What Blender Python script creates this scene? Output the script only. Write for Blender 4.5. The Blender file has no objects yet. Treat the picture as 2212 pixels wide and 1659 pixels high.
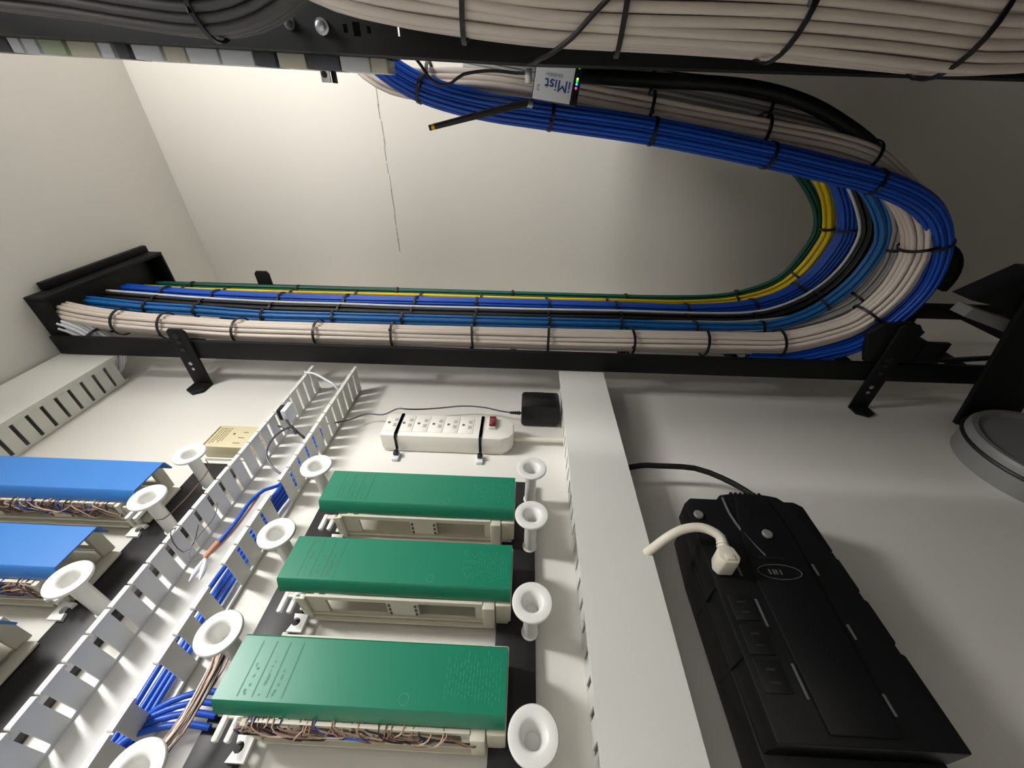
import bpy, bmesh, math, random
from mathutils import Vector, Matrix
random.seed(7)
S = bpy.context.scene
COL = S.collection
PI = math.pi
# ------------------------------------------------------------------ camera
# z is up. The camera is held on its side: image-left is up. wall_back is y = 0, wall_right is x = 1.155.
cam_d = bpy.data.cameras.new('camera')
cam_d.sensor_fit = 'HORIZONTAL'; cam_d.sensor_width = 36.0
cam_d.lens = 845.0*36.0/2212.0
cam_d.clip_start = 0.01
cam = bpy.data.objects.new('camera', cam_d); COL.objects.link(cam)
RX = Vector((0.03956401, -0.01422568, -0.99911577))   # camera right in world
RY = Vector((0.577538, -0.81563519, 0.03448318))      # camera up in world
RZ = Vector((-0.81540453, -0.57839162, -0.02405392))  # camera back in world
m = Matrix((RX, RY, RZ)).transposed().to_4x4()
m.translation = Vector((0, -0.495, 0))
cam.matrix_world = m
S.camera = cam
# ------------------------------------------------------------------ world, exposure
w = bpy.data.worlds.new('world'); S.world = w; w.use_nodes = True
w.node_tree.nodes['Background'].inputs[0].default_value = (0.9, 0.95, 1.0, 1)
w.node_tree.nodes['Background'].inputs[1].default_value = 0.0
S.view_settings.view_transform = 'Standard'
S.view_settings.look = 'None'
S.view_settings.exposure = 0.0
S.view_settings.gamma = 1.0
S.view_settings.use_curve_mapping = False
LAMP_POWER = 88.0

# ------------------------------------------------------------------ materials
def lin(c):
    return tuple(((v/12.92) if v <= 0.04045 else ((v+0.055)/1.055)**2.4) for v in c)
def mat(name, rgb, rough=0.5, metal=0.0, spec=0.5, noise=0.0, nscale=40.0, bump=0.0, emit=None, estr=0.0, coat=0.0):
    M = bpy.data.materials.new(name); M.use_nodes = True
    nt = M.node_tree; b = nt.nodes['Principled BSDF']
    c = lin([v/255.0 for v in rgb])
    b.inputs['Base Color'].default_value = (*c, 1)
    b.inputs['Roughness'].default_value = rough
    b.inputs['Metallic'].default_value = metal
    b.inputs['Specular IOR Level'].default_value = spec
    if coat: b.inputs['Coat Weight'].default_value = coat
    if noise or bump:
        tc = nt.nodes.new('ShaderNodeTexCoord')
        n = nt.nodes.new('ShaderNodeTexNoise'); n.inputs['Scale'].default_value = nscale; n.inputs['Detail'].default_value = 4
        nt.links.new(tc.outputs['Object'], n.inputs['Vector'])
        if noise:
            r = nt.nodes.new('ShaderNodeMapRange')
            r.inputs['To Min'].default_value = 1-noise; r.inputs['To Max'].default_value = 1+noise
            nt.links.new(n.outputs['Fac'], r.inputs['Value'])
            mx = nt.nodes.new('ShaderNodeMix'); mx.data_type = 'RGBA'; mx.blend_type = 'MULTIPLY'; mx.inputs[0].default_value = 1
            mx.inputs[6].default_value = (*c, 1)
            nt.links.new(r.outputs['Result'], mx.inputs[7])
            nt.links.new(mx.outputs[2], b.inputs['Base Color'])
        if bump:
            bp = nt.nodes.new('ShaderNodeBump'); bp.inputs['Strength'].default_value = bump; bp.inputs['Distance'].default_value = 0.002
            nt.links.new(n.outputs['Fac'], bp.inputs['Height'])
            nt.links.new(bp.outputs['Normal'], b.inputs['Normal'])
    if emit:
        b.inputs['Emission Color'].default_value = (*lin([v/255.0 for v in emit]), 1)
        b.inputs['Emission Strength'].default_value = estr
    return M
M = {}
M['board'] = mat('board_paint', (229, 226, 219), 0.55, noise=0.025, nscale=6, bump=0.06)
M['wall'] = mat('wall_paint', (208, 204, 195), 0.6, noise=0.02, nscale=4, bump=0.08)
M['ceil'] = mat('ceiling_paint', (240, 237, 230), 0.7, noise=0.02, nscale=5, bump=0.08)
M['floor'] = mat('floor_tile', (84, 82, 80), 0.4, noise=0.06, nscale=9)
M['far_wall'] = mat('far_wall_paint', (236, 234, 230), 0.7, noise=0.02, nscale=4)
M['seam'] = mat('seam_line', (168, 162, 150), 0.8)
M['duct'] = mat('duct_pvc', (226, 226, 220), 0.35, noise=0.015, nscale=12)
M['white'] = mat('white_plastic', (240, 240, 236), 0.28, noise=0.01)
M['cream'] = mat('cream_plastic', (214, 209, 192), 0.4, noise=0.04, nscale=60)
M['beige'] = mat('beige_plastic', (206, 196, 160), 0.45, noise=0.03)
M['black_steel'] = mat('black_powder_steel', (19, 19, 20), 0.6, spec=0.25, noise=0.15, nscale=90, bump=0.05)
M['black_strip'] = mat('black_strip', (30, 28, 30), 0.45, noise=0.2, nscale=40)
M['black_plastic'] = mat('black_plastic', (17, 17, 18), 0.42, spec=0.35, noise=0.1, nscale=120, bump=0.04)
M['dust_lit_grey'] = mat('dusty_lit_grey', (92, 90, 92), 0.6)  # dusty slots and emblem, also the lit end face put into colour
M['black_rubber'] = mat('black_rubber', (16, 16, 17), 0.5)
M['tie'] = mat('black_nylon', (20, 21, 24), 0.4)
M['green'] = mat('green_cover_plastic', (14, 126, 96), 0.36, noise=0.03, nscale=30)
M['green_scuff'] = mat('green_scuff', (62, 160, 130), 0.5)
M['green_mark'] = mat('green_emboss', (10, 108, 80), 0.5)
M['blue_cover'] = mat('blue_cover_plastic', (58, 124, 200), 0.34, noise=0.03, nscale=30)
M['c_white'] = mat('cable_beige_white', (228, 215, 205), 0.45, noise=0.05, nscale=25)
M['c_blue'] = mat('cable_blue', (20, 80, 190), 0.35, noise=0.08, nscale=25)
M['c_lblue'] = mat('cable_light_blue', (34, 112, 186), 0.35, noise=0.08, nscale=25)
M['c_yellow'] = mat('cable_yellow', (236, 208, 16), 0.4, noise=0.05, nscale=25)
M['c_green'] = mat('cable_green', (16, 88, 74), 0.45, noise=0.08, nscale=25)
M['c_grey'] = mat('cable_grey', (182, 180, 178), 0.5, noise=0.08, nscale=25)
M['c_dgrey'] = mat('cable_dark_grey', (84, 82, 82), 0.5, noise=0.1, nscale=25)
M['c_black'] = mat('cable_black', (26, 26, 28), 0.4, noise=0.1, nscale=25)
M['cord_white'] = mat('cord_white', (228, 222, 206), 0.4)
M['cord_grey'] = mat('cord_grey', (84, 84, 92), 0.45)
M['wire_brown'] = mat('wire_brown', (140, 104, 90), 0.5)
M['wire_tan'] = mat('wire_tan', (196, 170, 150), 0.5)
M['wire_dark'] = mat('wire_dark', (56, 50, 56), 0.5)
M['orange'] = mat('wire_orange', (206, 150, 122), 0.5)
M['zinc'] = mat('zinc_steel', (196, 198, 202), 0.3, metal=0.9, noise=0.1, nscale=60)
M['gold'] = mat('brass', (210, 160, 40), 0.3, metal=0.8)
M['red'] = mat('red_switch', (110, 14, 22), 0.25, coat=0.5)
M['grey_slot'] = mat('grey_slot', (178, 174, 166), 0.5)
M['slot'] = mat('slot_dark', (40, 38, 36), 0.6)
M['label_white'] = mat('label_white', (226, 228, 234), 0.4)
M['ink_blue'] = mat('ink_blue', (36, 62, 130), 0.5)
M['ink_grey'] = mat('ink_grey', (130, 134, 146), 0.5)
M['ink_brown'] = mat('ink_brown', (96, 78, 60), 0.6)
M['pale_green'] = mat('pale_green_plastic', (186, 200, 170), 0.4)
M['strip_white'] = mat('strip_white', (236, 233, 224), 0.32, noise=0.015)
M['grey_can'] = mat('grey_plastic', (128, 128, 126), 0.45)
M['diffuser'] = mat('lamp_diffuser', (250, 250, 246), 0.5, emit=(255, 254, 252), estr=LAMP_POWER)
for n_, c_ in (('led_green', (30, 255, 90)), ('led_yellow', (220, 255, 30)), ('led_cyan', (30, 190, 255)), ('led_pink', (255, 40, 150))):
    M[n_] = mat(n_, c_, 0.4, emit=c_, estr=1.5)

# ------------------------------------------------------------------ mesh helpers
class MB:
    def __init__(s): s.v = []; s.f = []
    def add(s, vs, fs):
        o = len(s.v); s.v += [tuple(v) for v in vs]; s.f += [tuple(o+i for i in f) for f in fs]; return s
    def box(s, x0, x1, y0, y1, z0, z1, bev=0.0):
        if x0 > x1: x0, x1 = x1, x0
        if y0 > y1: y0, y1 = y1, y0
        if z0 > z1: z0, z1 = z1, z0
        vs = [(x, y, z) for x in (x0, x1) for y in (y0, y1) for z in (z0, z1)]
        fs = [(0, 1, 3, 2), (4, 6, 7, 5), (0, 4, 5, 1), (2, 3, 7, 6), (0, 2, 6, 4), (1, 5, 7, 3)]
        if bev <= 0: return s.add(vs, fs)
        bm = bmesh.new(); bv = [bm.verts.new(v) for v in vs]
        for f in fs: bm.faces.new([bv[i] for i in f])
        bmesh.ops.bevel(bm, geom=bm.edges[:], offset=bev, segments=2, profile=0.5, affect='EDGES')
        s.addbm(bm); bm.free(); return s
    def addbm(s, bm):
        bm.verts.index_update(); bm.verts.ensure_lookup_table()
        return s.add([v.co[:] for v in bm.verts], [[v.index for v in f.verts] for f in bm.faces])
    def prism(s, poly, y0, y1, axis='y', bev=0.0):
        # poly: list of 2D points. axis y -> (x,z), axis x -> (y,z), axis z -> (x,y)
        n = len(poly)
        def p(a, b, t): return (a, t, b) if axis == 'y' else ((t, a, b) if axis == 'x' else (a, b, t))
        vs = [p(a, b, y0) for a, b in poly]+[p(a, b, y1) for a, b in poly]
        fs = [tuple(range(n)), tuple(range(2*n-1, n-1, -1))]+[(i, (i+1) % n, n+(i+1) % n, n+i) for i in range(n)]
        bm = bmesh.new(); bv = [bm.verts.new(v) for v in vs]
        for f in fs: bm.faces.new([bv[i] for i in f])
        bmesh.ops.recalc_face_normals(bm, faces=bm.faces[:])
        if bev > 0:
            bmesh.ops.bevel(bm, geom=bm.edges[:], offset=bev, segments=2, profile=0.5, affect='EDGES', clamp_overlap=True)
        s.addbm(bm); bm.free(); return s
    def tube(s, pts, r, n=8, cap=True, ref=None):
        pts = [Vector(p) for p in pts]; N = len(pts); rings = []
        u = None
        for i, p in enumerate(pts):
            t = (pts[min(i+1, N-1)]-pts[max(i-1, 0)]).normalized()
            if u is None:
                a = Vector(ref) if ref else (Vector((1, 0, 0)) if abs(t.x) < 0.8 else Vector((0, 1, 0)))
            else: a = u
            u = (a-t*a.dot(t)).normalized(); v = t.cross(u)
            rr = r[i] if isinstance(r, (list, tuple)) else r
            rings.append([p+u*rr*math.cos(2*PI*k/n)+v*rr*math.sin(2*PI*k/n) for k in range(n)])
        vs = [q for ring in rings for q in ring]
        fs = [(i*n+k, i*n+(k+1) % n, (i+1)*n+(k+1) % n, (i+1)*n+k) for i in range(N-1) for k in range(n)]
        if cap: fs += [tuple(range(n-1, -1, -1)), tuple((N-1)*n+k for k in range(n))]
        return s.add(vs, fs)
    def lathe(s, prof, c=(0, 0, 0), axis='-y', n=32):
        # prof list of (r, h); h measured along axis from c
        vs = []; fs = []
        c = Vector(c)
        A, U, V = {'-y': (Vector((0, -1, 0)), Vector((1, 0, 0)), Vector((0, 0, 1))),
                   '-x': (Vector((-1, 0, 0)), Vector((0, 0, 1)), Vector((0, 1, 0))),
                   'z': (Vector((0, 0, 1)), Vector((1, 0, 0)), Vector((0, 1, 0)))}[axis]
        for r, h in prof:
            for k in range(n):
                a = 2*PI*k/n
                vs.append(c+A*h+U*max(r, 1e-5)*math.cos(a)+V*max(r, 1e-5)*math.sin(a))
        for i in range(len(prof)-1):
            for k in range(n):
                fs.append((i*n+k, i*n+(k+1) % n, (i+1)*n+(k+1) % n, (i+1)*n+k))
        fs.append(tuple(range(n))); fs.append(tuple((len(prof)-1)*n+k for k in range(n)))
        return s.add(vs, fs)
    def rot(s, piv, axis, ang):
        R = Matrix.Rotation(ang, 3, axis); p = Vector(piv)
        s.v = [tuple(R @ (Vector(v)-p)+p) for v in s.v]; return s
    def mesh(s, name, m, smooth=35.0):
        me = bpy.data.meshes.new(name); me.from_pydata(s.v, [], s.f); me.update()
        bm = bmesh.new(); bm.from_mesh(me); bmesh.ops.recalc_face_normals(bm, faces=bm.faces[:]); bm.to_mesh(me); bm.free()
        me.materials.append(M[m] if isinstance(m, str) else m)
        if smooth:
            me.polygons.foreach_set('use_smooth', [True]*len(me.polygons))
            me.set_sharp_from_angle(angle=math.radians(smooth))
        return me
    def build(s, name, m, parent=None, smooth=35.0, origin=None):
        if parent is not None: o3 = parent.matrix_world.translation if parent.parent is None else WORLD[parent.name]
        else: o3 = Vector(origin) if origin else Vector((0, 0, 0))
        s.v = [tuple(Vector(v)-o3) for v in s.v]
        ob = bpy.data.objects.new(name, s.mesh(name, m, smooth)); COL.objects.link(ob)
        if parent is not None: ob.parent = parent
        else: ob.location = o3; ob.matrix_world = Matrix.Translation(o3)
        WORLD[ob.name] = Vector(o3)
        return ob
WORLD = {}
def tag(o, label, cat, group=None, kind=None):
    o['label'] = label
    if cat: o['category'] = cat
    if group: o['group'] = group
    if kind: o['kind'] = kind
    return o
def thing(name, label, cat, loc, group=None):
    o = bpy.data.objects.new(name, None); COL.objects.link(o); o.empty_display_size = 0.02
    o.location = loc; o.matrix_world = Matrix.Translation(Vector(loc)); WORLD[o.name] = Vector(loc)
    return tag(o, label, cat, group)
def put(me, name, parent, off):
    o = bpy.data.objects.new(name, me); COL.objects.link(o); o.parent = parent; o.location = off
    return o
def spline(pts, step=0.02):
    P = [Vector(p) for p in pts]; out = []
    for i in range(len(P)-1):
        p0 = P[max(i-1, 0)]; p1 = P[i]; p2 = P[i+1]; p3 = P[min(i+2, len(P)-1)]
        k = max(1, int(math.ceil((p2-p1).length/step)))
        for j in range(k):
            t = j/k
            out.append(0.5*((2*p1)+(p2-p0)*t+(2*p0-5*p1+4*p2-p3)*t*t+(3*p1-p0-3*p2+p3)*t**3))
    out.append(P[-1]); return out
def text_obj(name, txt, size, origin, right, up, m, parent, thick=0.0002, bold=0.0):
    cu = bpy.data.curves.new(name, 'FONT'); cu.body = txt; cu.size = size; cu.extrude = thick; cu.offset = bold
    tmp = bpy.data.objects.new(name+'_tmp', cu); COL.objects.link(tmp)
    dg = bpy.context.evaluated_depsgraph_get()
    me = bpy.data.meshes.new_from_object(tmp.evaluated_get(dg))
    bpy.data.objects.remove(tmp); bpy.data.curves.remove(cu)
    r = Vector(right).normalized(); u = Vector(up).normalized(); n = r.cross(u)
    T = Matrix((r, u, n)).transposed().to_4x4(); T.translation = Vector(origin)-(WORLD[parent.name] if parent.parent else parent.matrix_world.translation)
    me.transform(T); me.materials.clear(); me.materials.append(M[m])
    o = bpy.data.objects.new(name, me); COL.objects.link(o); o.parent = parent
    return o

# ------------------------------------------------------------------ room shell
ZC = 0.965; XW = 1.155; FL = -1.60; XL = -1.25; YF = -2.1
def struct(name, bm, m, parent=None):
    o = bm.build(name, m, parent)
    if parent is None: o['kind'] = 'structure'
    return o
struct('wall_back', MB().box(XL, XW+0.1, 0, 0.1, FL, ZC), 'board')
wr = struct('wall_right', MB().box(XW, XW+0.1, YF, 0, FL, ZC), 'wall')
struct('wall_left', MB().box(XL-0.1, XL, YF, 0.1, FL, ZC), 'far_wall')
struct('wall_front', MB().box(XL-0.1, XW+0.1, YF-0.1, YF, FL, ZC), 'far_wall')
struct('ceiling', MB().box(XL-0.1, XW+0.1, YF-0.1, 0.1, ZC, ZC+0.1), 'ceil')
struct('floor', MB().box(XL-0.1, XW+0.1, YF-0.1, 0.1, FL-0.1, FL), 'floor')
# taped seam of the wall boards
b = MB(); rs = random.Random(3); y = -0.60
while y < -0.165:
    L = rs.uniform(0.012, 0.04); z = 0.371+rs.uniform(-0.0015, 0.0015); wd = rs.uniform(0.0006, 0.0016)
    b.box(XW-0.0006, XW+0.001, y, y+L, z-wd, z+wd); y += L*rs.uniform(0.8, 1.25)
b.build('seam', 'seam', wr)

# ceiling lamp: linear fixture across the ceiling, out of the picture's left edge
LX, LY0, LY1 = 0.40, -1.88, -0.66
t = thing('ceiling_lamp', 'long white wraparound ceiling lamp above the equipment rack', 'lamp', (LX, (LY0+LY1)/2, ZC))
MB().box(LX-0.08, LX+0.08, LY0, LY1, ZC-0.025, ZC, 0.003).build('housing', 'white', t)
pr = [(LX+0.065*math.cos(a), ZC-0.025-0.035*math.sin(a)) for a in [PI*i/10 for i in range(11)]]
MB().prism([(p[0], p[1]) for p in pr], LY0+0.01, LY1-0.01, 'y').build('diffuser', 'diffuser', t)
for yy in (LY0, LY1): MB().box(LX-0.075, LX+0.075, yy-0.006, yy+0.006, ZC-0.066, ZC, 0.002).build('end_cap', 'white', t)

# ------------------------------------------------------------------ ladder rack on the wall
RX0, RX1, RYA, RYB, RZ0, RZ1 = 0.660, 0.970, -0.104, -0.064, -1.25, 0.955
lr = thing('ladder_rack', 'black steel ladder rack carrying the coloured cable bundles along the white board', 'cable rack', (0.815, -0.084, RZ0))
for x in (RX0, RX1-0.0095): MB().box(x, x+0.0095, RYA, RYB, RZ0, RZ1, 0.0015).build('stringer', 'black_steel', lr)
z = RZ0+0.12
while z < RZ1:
    MB().box(RX0+0.0095, RX1-0.0095, -0.082, -0.066, z, z+0.0125, 0.001).build('rung', 'black_steel', lr); z += 0.2286
def lbracket(name, label, xs, z0, z1, ytop, foot, thick=0.005):
    o = thing(name, label, 'bracket', (xs, 0, z0), 'stand-off brackets of the ladder rack')
    w_ = z1-z0; zc = (z0+z1)/2
    b = MB().prism([(-0.0005, z0), (ytop+0.006, z0), (ytop, z0+0.006), (ytop, z1-0.006), (ytop+0.006, z1), (-0.0005, z1)], xs-thick, xs, 'x', 0.001)
    b.build('strap', 'black_steel', o)
    MB().prism([(xs-0.002, z0), (xs-foot*0.75, z0), (xs-foot, zc-0.002), (xs-foot*0.92, zc+0.004), (xs-foot*0.70, z1), (xs-0.002, z1)], -0.0055, -0.0005, 'y', 0.001).build('foot', 'black_steel', o)
    for yy, rr in ((-0.118, 0.006), (-0.105, 0.005), (-0.088, 0.005), (-0.055, 0.004), (-0.042, 0.0035)):
        MB().lathe([(rr, 0), (rr, 0.0014), (rr*0.6, 0.0022)], (xs-thick, yy, zc+0.002), '-x', 12).build('bolt', 'zinc' if yy == -0.055 or yy == -0.042 else 'black_rubber', o)
    return o
lbracket('rack_bracket', 'black punched steel bracket fixing the cable rack to the board beside the slotted duct', 0.659, 0.660, 0.697, -0.133, 0.041)
lbracket('rack_bracket', 'dark steel rack bracket near the cable bend at the right', 0.657, -0.708, -0.672, -0.19, 0.034)
o = thing('rack_bracket', 'short black bracket tab sticking up behind the yellow cables', 'bracket', (0.972, -0.06, 0.668), 'stand-off brackets of the ladder rack')
MB().prism([(-0.0005, 0.668), (-0.130, 0.668), (-0.137, 0.674), (-0.137, 0.700), (-0.130, 0.706), (-0.0005, 0.706)], 0.971, 0.976, 'x', 0.001).build('strap', 'black_steel', o)
MB().box(0.976, 1.012, -0.0055, -0.0005, 0.668, 0.706, 0.001).build('foot', 'black_steel', o)

# black sleeve at the ceiling where the bundles come through
sl = thing('ceiling_sleeve', 'black steel sleeve frame on the ceiling with cable bundles coming out of it', 'cable sleeve', (0.82, -0.12, ZC))
X0, X1, Y0, Y1, Z0 = 0.672, 0.968, -0.182, -0.066, 0.925
MB().box(X0, X1, Y0, Y0+0.007, Z0, ZC-0.0005, 0.001).build('side_panel', 'black_steel', sl)
MB().box(X0, X1, Y1-0.004, Y1, Z0, ZC-0.0005, 0.001).build('side_panel', 'black_steel', sl)
MB().box(X0, X0+0.006, Y0+0.0075, Y1-0.0045, Z0, ZC-0.0005, 0.001).build('end_panel', 'black_steel', sl)
MB().box(X1-0.006, X1, Y0+0.0075, Y1-0.0045, Z0, ZC-0.0005, 0.001).build('end_panel', 'black_steel', sl)
MB().box(X0+0.035, X1-0.004, Y0-0.016, Y0-0.0005, ZC-0.012, ZC-0.0005, 0.001).build('flange', 'black_steel', sl)
MB().box(X0+0.007, X1-0.007, Y0+0.008, Y1-0.005, ZC-0.003, ZC-0.0005).build('back_plate', 'black_rubber', sl)

# ------------------------------------------------------------------ cable bundles
PATHS={
 'white':(0.7,[(-0.140,0.935),(-0.131,0.895),(-0.122,0.825),(-0.115,0.713),(-0.110,0.581),(-0.110,0.417),(-0.110,0.264),(-0.111,0.103),(-0.112,-0.051),(-0.115,-0.250),(-0.117,-0.360),(-0.118,-0.433),(-0.121,-0.505),(-0.138,-0.569),(-0.169,-0.630),(-0.223,-0.663),(-0.275,-0.669),(-0.314,-0.662),(-0.351,-0.643),(-0.385,-0.612),(-0.413,-0.570),(-0.436,-0.527),(-0.453,-0.453),(-0.467,-0.352),(-0.491,-0.177),(-0.511,-0.028),(-0.520,0.065),(-0.521,0.131),(-0.521,0.185),(-0.532,0.223),(-0.552,0.251),(-0.579,0.271)]),
 'outer':(0.69,[(-0.086,-0.455),(-0.089,-0.530),(-0.104,-0.584),(-0.131,-0.646),(-0.186,-0.684),(-0.241,-0.702),(-0.291,-0.696),(-0.332,-0.675),(-0.367,-0.640),(-0.391,-0.593),(-0.409,-0.531),(-0.422,-0.462),(-0.441,-0.357),(-0.468,-0.180),(-0.484,-0.029),(-0.493,0.058),(-0.505,0.124),(-0.519,0.169),(-0.537,0.202),(-0.554,0.222),(-0.582,0.235)]),
 'light':(0.752,[(-0.141,0.935),(-0.131,0.810),(-0.127,0.705),(-0.120,0.560),(-0.120,0.408),(-0.121,0.258),(-0.122,0.104),(-0.123,-0.053),(-0.124,-0.203),(-0.123,-0.358),(-0.128,-0.495),(-0.158,-0.572),(-0.195,-0.609),(-0.236,-0.633),(-0.286,-0.643),(-0.319,-0.638),(-0.357,-0.619),(-0.400,-0.576),(-0.432,-0.495),(-0.463,-0.336),(-0.486,-0.184),(-0.516,-0.001)]),
 'grey':(0.765,[(-0.104,-0.255),(-0.106,-0.350),(-0.110,-0.464),(-0.129,-0.572),(-0.168,-0.634),(-0.212,-0.665),(-0.264,-0.676),(-0.314,-0.667),(-0.351,-0.654),(-0.395,-0.618),(-0.438,-0.560),(-0.471,-0.485),(-0.492,-0.374),(-0.510,-0.254),(-0.519,-0.187),(-0.527,-0.101),(-0.542,-0.000),(-0.557,0.105)]),
 'black':(0.79,[(-0.133,0.935),(-0.127,0.822),(-0.122,0.718),(-0.118,0.561),(-0.118,0.409),(-0.117,0.248),(-0.118,0.104),(-0.119,-0.054),(-0.121,-0.211),(-0.121,-0.371),(-0.128,-0.498),(-0.157,-0.574),(-0.200,-0.621),(-0.252,-0.645),(-0.307,-0.647),(-0.354,-0.627),(-0.405,-0.589),(-0.459,-0.529),(-0.496,-0.459),(-0.514,-0.400),(-0.525,-0.330),(-0.533,-0.220),(-0.539,-0.110),(-0.548,0.036)]),
 'blue':(0.838,[(-0.126,0.935),(-0.119,0.817),(-0.116,0.718),(-0.114,0.564),(-0.114,0.411),(-0.115,0.248),(-0.116,0.109),(-0.116,-0.056),(-0.116,-0.209),(-0.116,-0.368),(-0.127,-0.490),(-0.155,-0.571),(-0.204,-0.619),(-0.265,-0.640),(-0.306,-0.640),(-0.360,-0.616),(-0.410,-0.572),(-0.438,-0.496),(-0.461,-0.373),(-0.485,-0.205),(-0.515,-0.002)]),
 'yellow':(0.889,[(-0.110,0.935),(-0.106,0.837),(-0.105,0.732),(-0.105,0.569),(-0.106,0.409),(-0.107,0.250),(-0.107,0.104),(-0.107,-0.052),(-0.108,-0.218),(-0.110,-0.385),(-0.123,-0.502),(-0.156,-0.586),(-0.207,-0.627),(-0.268,-0.644),(-0.298,-0.639),(-0.343,-0.617),(-0.384,-0.585),(-0.423,-0.532),(-0.452,-0.416),(-0.485,-0.218),(-0.516,-0.002)]),
 'green':(0.925,[(-0.112,0.935),(-0.110,0.744),(-0.110,0.506),(-0.111,0.271),(-0.112,-0.054),(-0.112,-0.306),(-0.121,-0.473),(-0.147,-0.564),(-0.183,-0.612),(-0.250,-0.637),(-0.285,-0.639),(-0.327,-0.619),(-0.371,-0.577),(-0.408,-0.522),(-0.442,-0.418),(-0.481,-0.227),(-0.517,-0.002)]),
 'feeder':(0.5,[(-0.820,0.300),(-0.720,0.292),(-0.645,0.250),(-0.612,0.193),(-0.599,0.137),(-0.590,0.062),(-0.584,-0.010),(-0.582,-0.082),(-0.581,-0.153),(-0.579,-0.228),(-0.574,-0.312),(-0.570,-0.364),(-0.567,-0.407),(-0.569,-0.463),(-0.577,-0.532),(-0.590,-0.65),(-0.592,-0.95),(-0.592,-1.50)]),
 'dark':(0.5,[(-0.760,0.745),(-0.690,0.735),(-0.640,0.705),(-0.608,0.655),(-0.597,0.590),(-0.589,0.500),(-0.585,0.445),(-0.577,0.373),(-0.573,0.311),(-0.582,0.262),(-0.606,0.215),(-0.640,0.185),(-0.690,0.170),(-0.740,0.165)]),
}
TIES={
 'white':[ (-0.127,0.833),(-0.120,0.729),(-0.112,0.587),(-0.112,0.420),(-0.113,0.264),(-0.113,0.103),(-0.114,-0.052),(-0.118,-0.206),(-0.123,-0.360),(-0.144,-0.495),(-0.203,-0.615),(-0.321,-0.657),(-0.434,-0.527),(-0.464,-0.353),(-0.489,-0.178),(-0.509,-0.028),(-0.520,0.155) ],
 'light':[ (-0.126,0.817),(-0.126,0.705),(-0.119,0.558),(-0.119,0.407),(-0.121,0.255),(-0.123,0.104),(-0.124,-0.053),(-0.126,-0.203),(-0.120,-0.359),(-0.131,-0.489),(-0.185,-0.596) ],
 'black':[ (-0.127,0.824),(-0.121,0.713),(-0.120,0.553),(-0.118,0.407),(-0.117,0.250),(-0.119,0.107),(-0.121,-0.054),(-0.123,-0.216),(-0.123,-0.351),(-0.133,-0.498),(-0.189,-0.594) ],
 'blue':[ (-0.129,0.840),(-0.123,0.718),(-0.123,0.560),(-0.123,0.409),(-0.126,0.251),(-0.125,0.104),(-0.127,-0.053),(-0.129,-0.213),(-0.125,-0.364),(-0.144,-0.499),(-0.197,-0.583),(-0.310,-0.632) ],
 'yellow':[ (-0.116,0.838),(-0.117,0.725),(-0.120,0.564),(-0.121,0.411),(-0.123,0.252),(-0.124,0.101),(-0.124,-0.050),(-0.124,-0.201),(-0.136,-0.508),(-0.193,-0.597),(-0.298,-0.633) ],
 'green':[ (-0.113,0.840),(-0.113,0.577),(-0.115,0.329),(-0.116,0.038),(-0.117,-0.248),(-0.139,-0.512) ],
 'outer':[ (-0.314,-0.685),(-0.412,-0.526),(-0.441,-0.354),(-0.467,-0.179),(-0.484,-0.028),(-0.514,0.153) ],
 'grey':[ (-0.195,-0.644),(-0.300,-0.681),(-0.492,-0.374),(-0.519,-0.187) ],
 'feeder':[ (-0.587,0.057),(-0.582,-0.087),(-0.579,-0.238),(-0.568,-0.392) ],
 'dark':[ (-0.573,0.311) ],
}
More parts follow.
